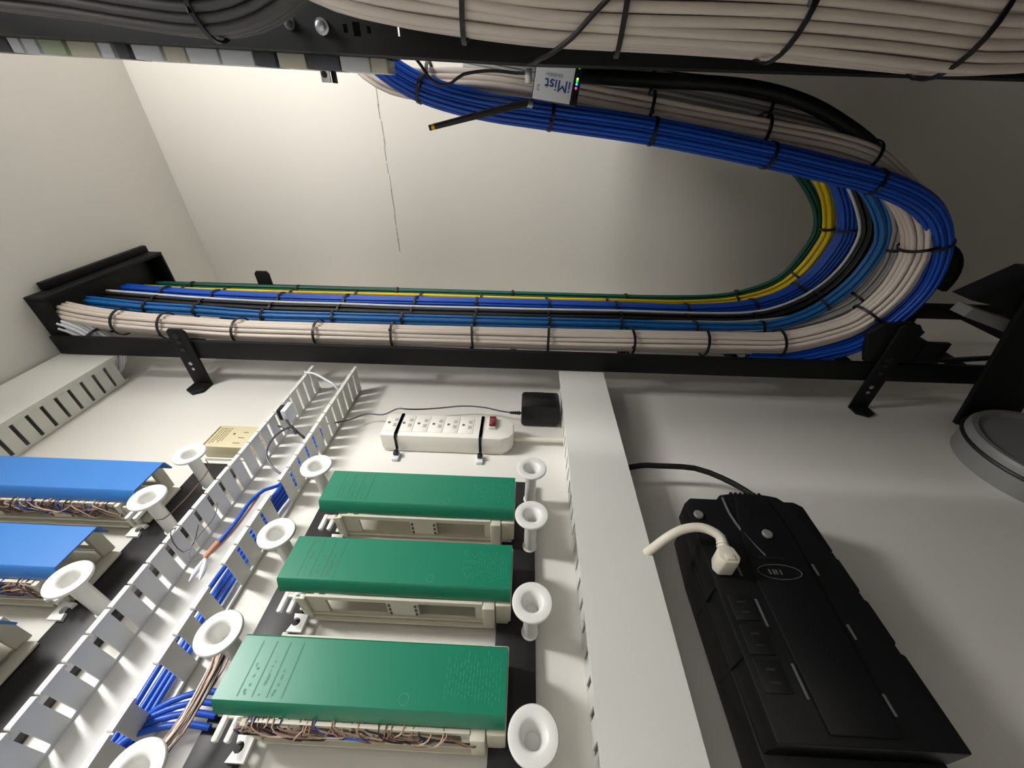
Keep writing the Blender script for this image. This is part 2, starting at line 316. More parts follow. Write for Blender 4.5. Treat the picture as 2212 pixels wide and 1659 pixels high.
def bundle(key, label, r, d, m, name='cable_bundle', xfun=None, extra=None, rx=None, seed=1, group='tied cable bundles', wander=0.05):
    X, yz = PATHS[key]; rng = random.Random(seed)
    ctr = spline([(X, a, c) for a, c in yz], 0.022)
    if xfun: ctr = [Vector((xfun(p), p.y, p.z)) for p in ctr]
    th = thing(name, label, 'cable bundle', ctr[0], group)
    N = len(ctr); fr = []
    for i in range(N):
        tt = (ctr[min(i+1, N-1)]-ctr[max(i-1, 0)]).normalized()
        u = Vector((1, 0, 0)); u = (u-tt*u.dot(tt)).normalized(); fr.append((u, tt.cross(u)))
    rx = rx or r
    # hexagonal packing of cable centres inside the ellipse
    pos = []; n = int(max(r, rx)/d)+2
    for i in range(-n, n+1):
        for j in range(-n, n+1):
            a = (i+0.5*(j % 2))*d; c = j*d*0.866
            q = math.hypot(a/(rx-d/2+1e-6), c/(r-d/2+1e-6))
            if q <= 1.04 and q > 0.30: pos.append((a, c))
    arc = [0.0]
    for i in range(1, N): arc.append(arc[-1]+(ctr[i]-ctr[i-1]).length)
    for (a, c) in pos:
        ph = [rng.uniform(0, 6.28) for _ in range(4)]; fq = [rng.uniform(5, 10) for _ in range(4)]
        pts = []
        for i in range(N):
            s = arc[i]
            da = d*wander*(math.sin(fq[0]*s+ph[0])+0.6*math.sin(fq[1]*s*1.7+ph[1]))
            dc = d*wander*(math.sin(fq[2]*s+ph[2])+0.6*math.sin(fq[3]*s*1.7+ph[3]))
            u, v = fr[i]; pts.append(ctr[i]+u*(a+da)+v*(c+dc))
        mm = m if isinstance(m, str) else rng.choice(m)
        MB().tube(pts, d*0.5, 7, ref=(1, 0, 0)).build('cable', mm, th, smooth=60)
    if extra: extra(th, ctr, fr)
    for (ty, tz) in TIES.get(key, []):
        i = min(range(N), key=lambda k: (ctr[k].y-ty)**2+(ctr[k].z-tz)**2)
        u, v = fr[i]; tt = u.cross(v); tw = rng.uniform(-0.12, 0.12)
        R1, R2, hw = rx+0.0012+d*max(0, wander-0.05)*1.3, r+0.0012+d*max(0, wander-0.05)*1.3, 0.0023
        vs = []; fs = []; K = 28
        for k in range(K):
            a = 2*PI*k/K; e = Vector(ctr[i])+tt*(tw*R1*math.cos(a))
            for (q, h) in ((1.0, -hw), (1.0, hw), (1.0-0.0018/R1, hw), (1.0-0.0018/R1, -hw)):
                vs.append(e+u*R1*q*math.cos(a)+v*R2*q*math.sin(a)+tt*h)
        for k in range(K):
            for q in range(4):
                fs.append((4*k+q, 4*k+(q+1) % 4, 4*((k+1) % K)+(q+1) % 4, 4*((k+1) % K)+q))
        b = MB().add(vs, fs)
        a = rng.uniform(2.2, 3.6); p = Vector(ctr[i])+u*R1*math.cos(a)+v*R2*math.sin(a)
        b.tube([p-v*0.002-tt*0.0005, p+v*0.002-tt*0.0005], 0.0022, 4)
        b.build('cable_tie', 'tie', th, smooth=40)
    return th
def xr(base, far):  # bundle shifts in x on its way back up
    def f(p):
        k = min(max((-p.y-0.30)/0.15, 0), 1); return base+(far-base)*k*k*(3-2*k)
    return f
bundle('white', 'thick bundle of off-white cables nearest the board, tied down the rack and bending back', 0.0265, 0.0088, 'c_white', seed=11, xfun=xr(0.700, 0.730))
bundle('outer', 'blue cable bundle wrapping around the outside of the bend below off-white cables', 0.0178, 0.0056, 'c_blue', seed=12)
bundle('light', 'light blue cable bundle lying beside the off-white bundle on the rack', 0.0130, 0.0056, 'c_lblue', seed=13, xfun=xr(0.752, 0.80))
bundle('grey', 'grey cable bundle fanning out at the bend between light blue and off-white', 0.0255, 0.0066, ['c_grey', 'c_grey', 'c_grey', 'c_dgrey'], seed=14, xfun=lambda p: 0.765-0.014*max(0.0, min(1.0, (-p.y-0.13)/0.05))+0.04*max(0.0, min(1.0, (-p.y-0.33)/0.1)))
def white_line(th, ctr, fr):
    pts = [ctr[i]+fr[i][0]*0.0085+fr[i][1]*0.0135 for i in range(len(ctr))]
    o = MB().tube(pts, 0.0028, 7).build('cable', 'label_white', th, smooth=60); o['label'] = 'single white cable on the black bundle'
bundle('black', 'thin black cable bundle with one white cable running along it', 0.0140, 0.0062, 'c_black', seed=15, extra=white_line, xfun=xr(0.790, 0.83))
bundle('blue', 'royal blue cable bundle between the yellow cables and the black bundle', 0.022, 0.0060, 'c_blue', seed=16, xfun=xr(0.838, 0.86))
bundle('yellow', 'yellow cable bundle on the far side of the royal blue bundle', 0.0170, 0.0072, 'c_yellow', seed=17)
bundle('green', 'dark green cable bundle along the far edge of the rack', 0.0105, 0.0060, 'c_green', seed=18)
bundle('feeder', 'large off-white cable bundle along the top edge in front of the rack post', 0.045, 0.0084, 'c_white', seed=19, xfun=lambda p: 0.5+0.12*max(0.0, min(1.0, (-0.675-p.y)/0.07)), wander=0.16, group='cable bundles on the equipment rack')
bundle('dark', 'dark grey cable bundle bulging at the top left corner', 0.030, 0.0085, 'c_dgrey', seed=20, xfun=lambda p: 0.5+0.12*max(0.0, min(1.0, (-0.660-p.y)/0.07)), group='cable bundles on the equipment rack')
# short white cables from the sleeve down into the corner duct
PATHS['corner'] = (0.682, [(-0.122, 0.935), (-0.108, 0.905), (-0.080, 0.880), (-0.058, 0.868), (-0.036, 0.872), (-0.028, 0.880)])
TIES['corner'] = [(-0.090, 0.895)]
bundle('corner', 'short white cable bundle bending from the ceiling sleeve into the corner duct', 0.023, 0.0068, 'label_white', seed=21, xfun=lambda p: 0.690-0.03*max(0, min(1, (-0.07-p.y)/-0.05)))

# ------------------------------------------------------------------ wiring ducts
PITCH = 0.0249
def finger_mesh(name, wd, h0, h1, th, nub):
    b = MB(); b.box(-wd/2, wd/2, -h1+0.004, -h0, -th/2, th/2)
    b.prism([(-nub/2, -h1+0.0045), (-nub/2, -h1+0.001), (-nub/2+0.001, -h1), (nub/2-0.001, -h1), (nub/2, -h1+0.001), (nub/2, -h1+0.0045)], -th*1.45, th*1.45, 'z')
    return b.mesh(name, 'duct')
FM = finger_mesh('finger', 0.0186, 0.0065, 0.060, 0.0020, 0.0234)
FC = finger_mesh('finger_closed', 0.0185, 0.0065, 0.0565, 0.0018, 0.0244)
def duct(name, label, z0, z1, xend, x0, missing_lo=(), phase_hi=0.0, phase_lo=0.0, cover=False, h=0.061):
    t = thing(name, label, 'wiring duct', ((xend+x0)/2, 0, (z0+z1)/2), 'slotted wiring ducts')
    loc = t.matrix_world.translation
    MB().box(x0, xend, -0.003, -0.0005, z0, z1).build('base', 'duct', t)
    for z in (z0, z1):
        MB().box(x0, xend, -0.0068, -0.0031, z-0.0009, z+0.0009).build('side_strip', 'duct', t)
    for z, ph, miss in ((z0, phase_lo, missing_lo), (z1, phase_hi, ())):
        x = xend-0.0125
        k = 0
        xs = [ph+PITCH*i for i in range(-8, 40)]
        for x in xs:
            if x > xend-0.008 or x < x0+0.01: continue
            if any(abs(x-q) < 0.011 for q in miss): continue
            put(FC if cover else FM, 'finger', t, Vector((x, 0, z))-loc)
    if cover:
        b = MB().prism([(-h, z0-0.002), (-h, z1+0.002), (-h+0.007, z1+0.0022), (-h+0.007, z1+0.0038), (-h-0.0018, z1+0.0038), (-h-0.0018, z0-0.0038), (-h+0.007, z0-0.0038), (-h+0.007, z0-0.0022)], x0, xend, 'x')
        b.build('cover', 'duct', t)
    return t
duct('wiring_duct', 'open white slotted duct running diagonally with blue cables inside', 0.338, 0.4245, 0.655, -0.18, missing_lo=(0.123, 0.2214, 0.3444), phase_lo=0.0738-0.0008, phase_hi=0.0828+PITCH/2)
duct('wiring_duct', 'closed white duct between the power strip and the black battery backup', -0.159, -0.079, 0.668, -0.18, phase_hi=0.1996+PITCH/2, phase_lo=0.2, cover=True)
duct('wiring_duct', 'closed white slotted duct in the ceiling corner at the left edge', 0.847, 0.955, 0.662, -0.18, phase_lo=0.4574+PITCH/2, phase_hi=0.2, cover=True)

# ------------------------------------------------------------------ mounting strips
def strip(label, z0, z1, xe):
    o = thing('mounting_strip', label, 'mounting strip', (0.1, 0, (z0+z1)/2), 'black mounting strips')
    MB().box(-0.18, xe, -0.012, -0.0003, z0, z1, 0.0008).build('bar', 'black_strip', o)
    for x in (xe-0.010,):
        zz = z0+0.010
        MB().lathe([(0.0035, 0), (0.0035, 0.0012), (0.0015, 0.002)], (x, -0.012, zz), '-y', 12).build('screw', 'zinc', o)
strip('black strip under the right ends of the green covered blocks', -0.0255, 0.0193, 0.415)
strip('black strip under the left ends of the green covered blocks', 0.2455, 0.2895, 0.405)
strip('black strip under the blue covered blocks beside the open duct', 0.456, 0.518, 0.428)

# ------------------------------------------------------------------ punch-down blocks
def block(label, xc, zc, cmat, prong_sign, wires=0, seed=0, group='punch-down blocks'):
    t = thing('punchdown_block', label, 'wiring block', (xc, -0.012, zc), group)
    rng = random.Random(seed)
    def bx(b, x0, x1, h0, h1, z0, z1, bev=0.0): return b.box(xc+x0, xc+x1, -h1, -h0, zc+z0, zc+z1, bev)
    br = MB()
    for s in (-1, 1):   # side walls with two windows
        xa, xb = sorted((s*0.0315, s*0.0345))
        bx(br, xa, xb, 0.0145, 0.0240, -0.0965, 0.0965); bx(br, xa, xb, 0.0515, 0.0580, -0.0965, 0.0965)
        for za, zb in ((-0.0965, -0.0885), (-0.0255, 0.0095), (0.0765, 0.0965)): bx(br, xa, xb, 0.0239, 0.0516, za, zb)
        bx(br, *sorted((s*0.0346, s*0.0385)), 0.0125, 0.0155, -0.0965, 0.0965)
        bx(br, *sorted((s*0.0346, s*0.0360)), 0.0205, 0.0235, -0.0965, 0.0965)
    bx(br, -0.0315, 0.0315, 0.0125, 0.0140, -0.0965, 0.0965)
    br.build('bracket', 'cream', t)
    for zz in (-0.0225, 0.0065):
        for k in range(3): pg = MB(); bx(pg, -0.0352, -0.0344, 0.027+k*0.0085, 0.0315+k*0.0085, zz-0.0013, zz+0.0013); pg.build('peg_hole', 'wire_dark', t)
    s = -prong_sign     # plain end: rib and end block
    e = MB(); za, zb = sorted((s*0.0968, s*0.1100)); bx(e, -0.0390, 0.0345, 0.0125, 0.0570, za, zb, 0.0012)
    za, zb = sorted((s*0.1105, s*0.1275)); bx(e, -0.0345, 0.0345, 0.0205, 0.0565, za, zb, 0.0014)
    za, zb = sorted((s*0.1135, s*0.1160)); bx(e, -0.0352, -0.0344, 0.030, 0.050, za, zb)
    za, zb = sorted((s*0.1105, s*0.1245)); bx(e, -0.0330, 0.0330, 0.0125, 0.0203, za, zb, 0.0008)
    e.build('end_bracket', 'cream', t)
    s = prong_sign      # open end: corner posts, fork and mounting ear
    e = MB(); za, zb = sorted((s*0.0968, s*0.1030))
    bx(e, -0.0372, -0.0220, 0.0125, 0.0570, za, zb, 0.0012); bx(e, 0.0220, 0.0372, 0.0125, 0.0570, za, zb, 0.0012)
    za, zb = sorted((s*0.1032, s*0.1100)); bx(e, -0.0345, -0.0300, 0.0125, 0.0520, za, zb, 0.001)
    za, zb = sorted((s*0.1032, s*0.1180)); bx(e, -0.0300, 0.0300, 0.0125, 0.0160, za, zb, 0.0008)
    za, zb = sorted((s*0.1032, s*0.1280)); bx(e, -0.0295, -0.0235, 0.0390, 0.0440, za, zb, 0.0008)
    e.build('end_bracket', 'cream', t)
    for off in (0.1115, 0.1226):  # two retaining prongs
        za, zb = sorted((s*off, s*(off+0.0052)))
        MB().prism([(xc-0.0235, zc+za), (xc-0.0235, zc+zb), (xc-0.0450, zc+zb), (xc-0.0462, zc+(za+zb)/2), (xc-0.0450, zc+za)], -0.0445, -0.0395, 'y', 0.0008).build('prong', 'white', t)
    # mounting ear: square plate with a round notch open to the side
    cx, cz, rr = xc-0.0430, s*0.1150, 0.0046
    ear = [(xc-0.0345, zc+s*0.1045), (xc-0.0535, zc+s*0.1045), (xc-0.0535, zc+s*0.1215)]
    ear += [(cx+rr*math.cos(math.radians(q)), zc+cz+s*rr*math.sin(math.radians(q))) for q in (125, 165, 205, 245, 270, 295, 335, 375, 415)]
    ear += [(xc-0.0345, zc+s*0.1205)]
    MB().prism(ear, -0.0165, -0.0123, 'y').build('mounting_ear', 'white', t)
    # terminal body under the cover, with a comb of fanning teeth
    bd = MB(); bx(bd, -0.0215, 0.0215, 0.0582, 0.0705, -0.100, 0.100, 0.001); bd.build('terminal_body', 'cream', t)
    tb = MB()
    for s2 in (-1, 1):
        bx(tb, *sorted((s2*0.0216, s2*0.0235)), 0.0582, 0.0612, -0.099, 0.099)
        for i in range(44):
            zz = -0.0978+i*0.00455; bx(tb, *sorted((s2*0.0236, s2*0.0300)), 0.0582, 0.0606, zz-0.0011, zz+0.0011)
    o = tb.build('fanning_strip', 'cream', t); o['kind'] = 'stuff'
    # hinged cover: channel open towards the board
    hw, hl = 0.0265, 0.1265
    prof = [(-hw-0.0045, 0.059), (-hw-0.0045, 0.0602), (-hw-0.0002, 0.0742), (-hw+0.0016, 0.0760), (hw-0.0016, 0.0760), (hw+0.0002, 0.0742), (hw+0.0045, 0.0602), (hw+0.0045, 0.059),
            (hw+0.0025, 0.059), (hw-0.0018, 0.0730), (hw-0.0030, 0.0740), (-hw+0.0030, 0.0740), (-hw+0.0018, 0.0730), (-hw-0.0025, 0.059)]
    cv = MB().prism([(xc+a, -c) for a, c in prof], zc-hl, zc+hl, 'z').build('cover', cmat, t, smooth=30)
    if cmat == 'green':
        mk = MB()   # moulded lines and scribbled marks near the upper end
        for i, off in enumerate((0.0205, 0.0335, 0.0465, 0.0595)):
            bx(mk, -0.022, 0.021, 0.0757, 0.07612, hl-off-0.0006, hl-off+0.0006)
        mk.build('moulded_line', 'green_mark', cv)
        mk = MB()
        for i, off in enumerate((0.0240, 0.0370, 0.0500)):
            x = -0.021
            while x < 0.004:
                L = rng.uniform(0.001, 0.0035); zz = hl-off-rng.uniform(0, 0.003)
                if rng.random() < 0.6: bx(mk, x, x+L, 0.0757, 0.07610, zz-rng.uniform(0.0006, 0.0022), zz+0.0004)
                x += L*1.1
        mk.build('moulded_mark', 'green_mark', cv)
        mk = MB()   # fine raised lettering rows at the lower end
        for i in range(17):
            zz = -hl+0.006+i*0.0030; x = rng.uniform(-0.020, -0.012); xe = rng.uniform(0.008, 0.021)
            while x < xe:
                L = rng.uniform(0.001, 0.006)
                bx(mk, x, x+L, 0.0757, 0.07608, zz-0.0002, zz+0.0002); x += L+rng.uniform(0.0006, 0.004)
        mk.build('moulded_text_row', 'green_scuff', cv)
        MB().tube([(xc-0.018+0.0042*math.cos(2*PI*k/24), -0.0760, zc-hl+0.088+0.0042*math.sin(2*PI*k/24)) for k in range(25)], 0.0003, 5).build('moulded_ring', 'green_scuff', cv)
    for (mname, cnt) in ((('wire_brown', 26), ('wire_tan', 30), ('wire_dark', 14), ('c_blue', 6)) if wires else ()):
        b = MB()
        for i in range(int(cnt*wires)):
            z0 = rng.uniform(-0.096, 0.098) if wires > 1 else 0.098-0.19*rng.random()**1.8; zl = rng.uniform(0.006, 0.05)*rng.choice((-1, 1)); h0 = rng.uniform(0.054, 0.058)
            z1 = min(max(z0+zl, -0.100), 0.106); x0 = -0.0315-rng.uniform(0, 0.003)
            pts = spline([(xc-0.027, -h0-0.002, zc+z0), (xc+x0-0.003, -h0, zc+z0+rng.uniform(-.002, .002)), (xc+x0-rng.uniform(0.002, 0.007), -rng.uniform(0.042, 0.053), zc+z0+zl*0.3),
                          (xc-0.0365-rng.uniform(0, 0.004), -rng.uniform(0.034, 0.048), zc+z1), (xc-0.0335, -rng.uniform(0.030, 0.042), zc+z1+zl*0.1)], 0.006)
            b.tube(pts, 0.0007, 5)
        o = b.build('wire_tangle', mname, t); o['kind'] = 'stuff'
    return t
GX = (0.3415, 0.2390, 0.1325)
block('wiring block with plain green cover, topmost of the three green ones', GX[0], 0.1305, 'green', 1, 0, 1)
block('wiring block with green cover in the middle of the three green ones', GX[1], 0.1305, 'green', 1, 0, 2)
block('wiring block with green cover and loose wires under it, nearest the bottom edge', GX[2], 0.1305, 'green', 1, 0.8, 3)
block('wiring block with blue cover, upper of the blue ones at the left edge', 0.3440, 0.6305, 'blue_cover', -1, 1.15, 4)
block('wiring block with blue cover, lower of the two large blue ones at the left edge', 0.2390, 0.6305, 'blue_cover', -1, 1.15, 5)
block('wiring block at the left edge showing only a small corner of blue cover', 0.1335, 0.6305, 'blue_cover', -1, 1.1, 6)

# ------------------------------------------------------------------ spools
SP = MB().lathe([(0.0095, 0.0), (0.0095, 0.0015), (0.0080, 0.003), (0.0080, 0.066), (0.0100, 0.0715), (0.0150, 0.0750), (0.0200, 0.0764), (0.0209, 0.0776), (0.0209, 0.0796),
                 (0.0201, 0.0807), (0.0188, 0.0810), (0.0130, 0.0806), (0.0112, 0.0798), (0.0098, 0.0778), (0.0086, 0.0735), (0.0076, 0.0660), (0.0066, 0.0560), (0.0, 0.0555)], (0, 0, 0), '-y', 40).mesh('wire_spool', 'white', 40)
def spool(x, z, label, h0=0.0123):
    o = bpy.data.objects.new('wire_spool', SP); COL.objects.link(o); o.location = (x, -h0+0.0003, z); o.scale = (1, 0.86, 1)
    tag(o, label, 'spool', 'white wire spools'); return o
spool(0.382, -0.0185, 'white spool at the right end of the topmost green cover, farthest one')
spool(0.3045, -0.0185, 'white spool just below the right end of the topmost green cover')
spool(0.199, -0.0190, 'white spool just below the right end of the middle green cover')
spool(0.0945, -0.0195, 'large white spool below the right end of the bottom green cover')
spool(0.370, 0.2835, 'white spool at the upper left corner of the topmost green cover')
spool(0.264, 0.2830, 'white spool at the upper left corner of the middle green cover')
spool(0.157, 0.2815, 'white spool at the upper left corner of the bottom green cover')
spool(0.060, 0.2830, 'white spool cut off by the bottom edge left of the green covers')
spool(0.383, 0.4745, 'white spool beside the beige box at the end of the upper blue cover')
spool(0.306, 0.4735, 'white spool between the two large blue covers with wire wound on it')
spool(0.200, 0.4725, 'white spool at the corner of the lower blue cover beside the duct')

# ------------------------------------------------------------------ power strip
t = thing('power_strip', 'white power strip with six outlets and red switch tied to the board', 'power strip', (0.51, 0, 0.125))
PX0, PX1, PH = 0.4815, 0.5385, 0.039
out = [(PX0, 0.238), (PX0, 0.030), (PX0+0.006, 0.018), (PX0+0.016, 0.0105), (PX1-0.016, 0.0105), (PX1-0.006, 0.018), (PX1, 0.030), (PX1, 0.238)]
MB().prism([(a+(0.002 if a < 0.51 else -0.002), c+(-0.002 if c > 0.1 else 0.002)) for a, c in out], -0.006, -0.0005, 'y', 0.001).build('lower_shell', 'strip_white', t)
MB().prism(out, -PH, -0.0062, 'y', 0.0035).build('upper_shell', 'strip_white', t)
for i in range(6):
    zc = 0.2235-i*0.0262; xc = 0.512
    pl = MB().box(xc-0.0205, xc+0.0205, -PH-0.0006, -PH+0.001, zc-0.0118, zc+0.0118, 0.0003).build('outlet', 'strip_white', t)
    b = MB(); b.box(xc-0.0085, xc-0.0005, -PH-0.0009, -PH, zc-0.0085, zc-0.0025); b.build('slot', 'grey_slot', pl)
    b = MB(); b.box(xc+0.0055, xc+0.0125, -PH-0.0009, -PH, zc-0.0085, zc-0.0025); b.build('slot', 'grey_slot', pl)
    MB().lathe([(0.0026, 0), (0.0026, 0.0009), (0.001, 0.0009)], (xc+0.001, -PH, zc+0.006), '-y', 12).build('ground_hole', 'cord_grey', pl)
sw = MB().box(0.505, 0.533, -PH-0.004, -PH+0.001, 0.0415, 0.0545, 0.001).build('switch_frame', 'cream', t)
MB().box(0.508, 0.531, -PH-0.0085, -PH-0.0042, 0.0425, 0.0535, 0.001).build('switch', 'red', sw)
MB().tube(spline([(0.512, -0.012, 0.013), (0.513, -0.011, -0.02), (0.514, -0.011, -0.06), (0.514, -0.012, -0.090)]), 0.0042, 10).build('cord', 'cord_white', t)
for zz, lab in ((0.2105, 'black cable tie over the left end of the power strip'), (0.0665, 'black cable tie beside the red power switch')):
    o = thing('strap_tie', lab, 'cable tie', (0.47, 0, zz), 'cable ties on the power strip')
    b = MB(); y = -PH-0.0018
    pts = [(0.5395, -0.004, zz), (0.5393, -0.035, zz), (0.537, y, zz), (0.484, y, zz), (0.4795, -0.036, zz), (0.4785, -0.012, zz), (0.472, -0.0070, zz)]
    vs = []; 
    for p in pts: vs += [(p[0], p[1], zz-0.0024), (p[0], p[1], zz+0.0024)]
    b2 = bmesh.new(); bv = [b2.verts.new(v) for v in vs]
    for i in range(len(pts)-1): b2.faces.new((bv[2*i], bv[2*i+1], bv[2*i+3], bv[2*i+2]))
    r_ = bmesh.ops.solidify(b2, geom=b2.faces[:], thickness=0.0012); b.addbm(b2); b2.free()
    b.build('band', 'tie', o)
    MB().box(0.466, 0.474, -0.0125, -0.0065, zz-0.004, zz+0.004, 0.001).build('tie_head', 'tie', o)
    MB().box(0.458, 0.476, -0.006, -0.0003, zz-0.0055, zz+0.0055, 0.001).build('mount', 'label_white', o)

# wall adapter
t = thing('power_adapter', 'black power adapter block against the closed duct above the power strip', 'power adapter', (0.583, 0, -0.037))
MB().box(0.559, 0.607, -0.050, -0.0005, -0.0725, -0.0015, 0.006).build('body', 'black_plastic', t)
for i in range(6): MB().box(0.590, 0.6035, -0.0506, -0.0495, -0.022-i*0.004, -0.0205-i*0.004).build('embossed_line', 'black_rubber', t)
b = MB()
for i in range(5): b.lathe([(0.0042-i*0.0004, -0.0012), (0.0042-i*0.0004, 0.0012)], (0.574, -0.021, 0.002+i*0.0036), 'z', 10)
b.lathe([(0.0022, -0.003), (0.0022, 0.020)], (0.574, -0.021, 0.0), 'z', 8)
b.build('strain_relief', 'black_rubber', t)
MB().tube(spline([(0.574, -0.021, 0.018), (0.577, -0.022, 0.04), (0.583, -0.024, 0.070), (0.585, -0.024, 0.111), (0.578, -0.022, 0.159), (0.561, -0.032, 0.188), (0.548, -0.042, 0.207), (0.548, -0.042, 0.225), (0.549, -0.026, 0.254), (0.556, -0.020, 0.289), (0.540, -0.020, 0.311), (0.530, -0.020, 0.332), (0.522, -0.02, 0.36)], 0.008), 0.0014, 7).build('cord', 'cord_grey', t)

# beige box with printed label
t = thing('junction_box', 'small beige box with printed label behind the open duct', 'box', (0.472, 0, 0.49))
MB().box(0.4465, 0.4985, -0.031, -0.006, 0.455, 0.5265, 0.0015).build('body', 'beige', t)
MB().box(0.4445, 0.5005, -0.0058, -0.0005, 0.453, 0.5285, 0.001).build('base_plate', 'strip_white', t)
rng = random.Random(5)
for i in range(6):
    z = 0.5225-i*0.0042-(0.002 if i else 0); x = 0.494 if i == 0 else 0.492; xe = 0.452 if i == 0 else rng.uniform(0.455, 0.47)
    b = MB()
    while x > xe:
        L = rng.uniform(0.0015, 0.004); b.box(x-L, x, -0.0313, -0.0308, z-(0.0012 if i == 0 else 0.0006), z+(0.0012 if i == 0 else 0.0006)); x -= L+0.0009
    b.build('printed_line', 'ink_brown', t, smooth=0)
MB().lathe([(0.002, 0), (0.002, 0.0006), (0.001, 0.0008)], (0.478, -0.0309, 0.488), '-y', 12).build('screw', 'ink_brown', t)
for i in range(3): MB().box(0.456+i*0.013, 0.4572+i*0.013, -0.0313, -0.0308, 0.466, 0.478-i*0.002).build('printed_line', 'ink_brown', t, smooth=0)

# ------------------------------------------------------------------ cables in and around the open duct
def wire(name, label, pts, r, m, cat='cable', group=None, n=8, step=0.01):
    o = MB().tube(spline(pts, step), r, n).build(name, m, None, 60, origin=pts[0]); return tag(o, label, cat, group)
rng = random.Random(9)
dc = [('blue cable lying deepest in the open duct', 0.3490), ('blue cable second from the near wall inside the open duct', 0.3555), ('blue cable third from the near wall inside the open duct', 0.3620), ('blue cable farthest from the near wall inside the open duct', 0.3685)]
for i, (lab, z) in enumerate(dc):
    wire('data_cable', lab, [(-0.15, -0.010, z+0.004), (0.05, -0.009, z-0.001), (0.15, -0.010, z+rng.uniform(-.002, .002)), (0.22, -0.012-0.004*(i % 2), z-0.001), (0.30, -0.012, z-0.002), (0.345, -0.010-0.0062*i, 0.3500+0.0015*i), (0.372, -0.010-0.0062*i, 0.3470+0.002*i), (0.42, -0.010-0.003*i, 0.347+0.0062*i), (0.47, -0.010, 0.352+0.0062*i), (0.52, -0.010, 0.358+0.0062*i)], 0.0029, 'c_blue', group='blue cables in the open duct')
for i in range(4):
    lab = ['uppermost', 'second', 'third', 'lowest'][i]
    wire('data_cable', 'blue cable leaving the open duct for the bottom green block, %s of the fan' % lab, [(-0.10, -0.016-0.006*(i % 2), 0.356-0.003*i), (0.03, -0.016-0.006*(i % 2), 0.355-0.002*i), (0.080-0.004*i, -0.018-0.006*(i % 2), 0.3525), (0.100-0.004*i, -0.021-0.003*(i % 2), 0.3465), (0.113-0.006*i, -0.024, 0.3330), (0.122-0.0075*i, -0.024, 0.316), (0.128-0.0085*i, -0.020, 0.298), (0.127-0.0085*i, -0.017, 0.280)], 0.0029, 'c_blue', group='blue cables fanning out of the duct')
t = thing('spliced_cable', 'blue cable with orange sheath and two white splice caps lying in the open duct', 'cable', (0.30, -0.045, 0.367))
MB().tube(spline([(0.395, -0.030, 0.349), (0.363, -0.043, 0.347), (0.353, -0.045, 0.360), (0.331, -0.046, 0.3675), (0.298, -0.046, 0.3675), (0.268, -0.045, 0.372)], 0.01), 0.0026, 8).build('cable', 'c_blue', t)
MB().tube(spline([(0.345, -0.042, 0.3645), (0.300, -0.042, 0.3650), (0.270, -0.0425, 0.3690), (0.252, -0.045, 0.3735)], 0.01), 0.0015, 8).build('wire', 'orange', t)
MB().tube(spline([(0.270, -0.0465, 0.3715), (0.258, -0.046, 0.3735), (0.249, -0.045, 0.375)], 0.005), 0.0030, 8).build('sheath', 'orange', t)
for (zz, xx) in ((0.3735, 0.2205), (0.3625, 0.2225)):
    MB().tube([(0.2500, -0.045, 0.3745), (0.2440, -0.045, 0.3745+(zz-0.3745)*0.3), (0.2360, -0.045, 0.3745+(zz-0.3745)*0.6), (0.2280, -0.045, 0.3745+(zz-0.3745)*0.85), (xx, -0.045, zz)], [0.0012, 0.0022, 0.0034, 0.0026, 0.0007], 10).build('splice_cap', 'label_white', t)
wire('thin_wire', 'thin white wire curling over the splice caps in the duct', [(0.325, -0.05, 0.408), (0.30, -0.052, 0.395), (0.262, -0.050, 0.398), (0.245, -0.045, 0.390), (0.250, -0.046, 0.378)], 0.0006, 'cord_grey', 'wire', n=5)
wire('thin_wire', 'thin grey wire hanging over the far duct wall', [(0.283, -0.055, 0.4245), (0.272, -0.064, 0.4245), (0.262, -0.055, 0.419), (0.258, -0.040, 0.410), (0.268, -0.045, 0.402), (0.285, -0.058, 0.402)], 0.0006, 'cord_grey', 'wire', n=5)
t = thing('audio_connector', 'black connector with white tag and cord sticking up inside the open duct', 'connector', (0.50, -0.02, 0.41))
MB().box(0.507, 0.524, -0.062, -0.040, 0.412, 0.4215, 0.001).build('plug_body', 'black_plastic', t)
MB().box(0.503, 0.530, -0.064, -0.036, 0.4025, 0.4115, 0.0008).build('tag', 'label_white', t)
MB().tube(spline([(0.505, -0.045, 0.408), (0.494, -0.040, 0.395), (0.484, -0.035, 0.380), (0.477, -0.028, 0.366)], 0.008), 0.0020, 8).build('cord', 'black_rubber', t)
MB().tube(spline([(0.492, -0.040, 0.416), (0.489, -0.040, 0.402), (0.486, -0.038, 0.390), (0.478, -0.036, 0.380), (0.486, -0.045, 0.386), (0.470, -0.052, 0.392), (0.454, -0.052, 0.398), (0.433, -0.050, 0.398), (0.413, -0.046, 0.390), (0.397, -0.040, 0.372), (0.388, -0.034, 0.352)], 0.008), 0.0018, 8).build('cord', 'cord_grey', t)
wire('white_tie_wrap', 'clear white tie wrap bridging the far end of the open duct', [(0.628, -0.062, 0.428), (0.622, -0.064, 0.423), (0.616, -0.067, 0.404), (0.600, -0.066, 0.376), (0.588, -0.060, 0.352), (0.584, -0.045, 0.346)], 0.0022, 'label_white', 'cable tie')
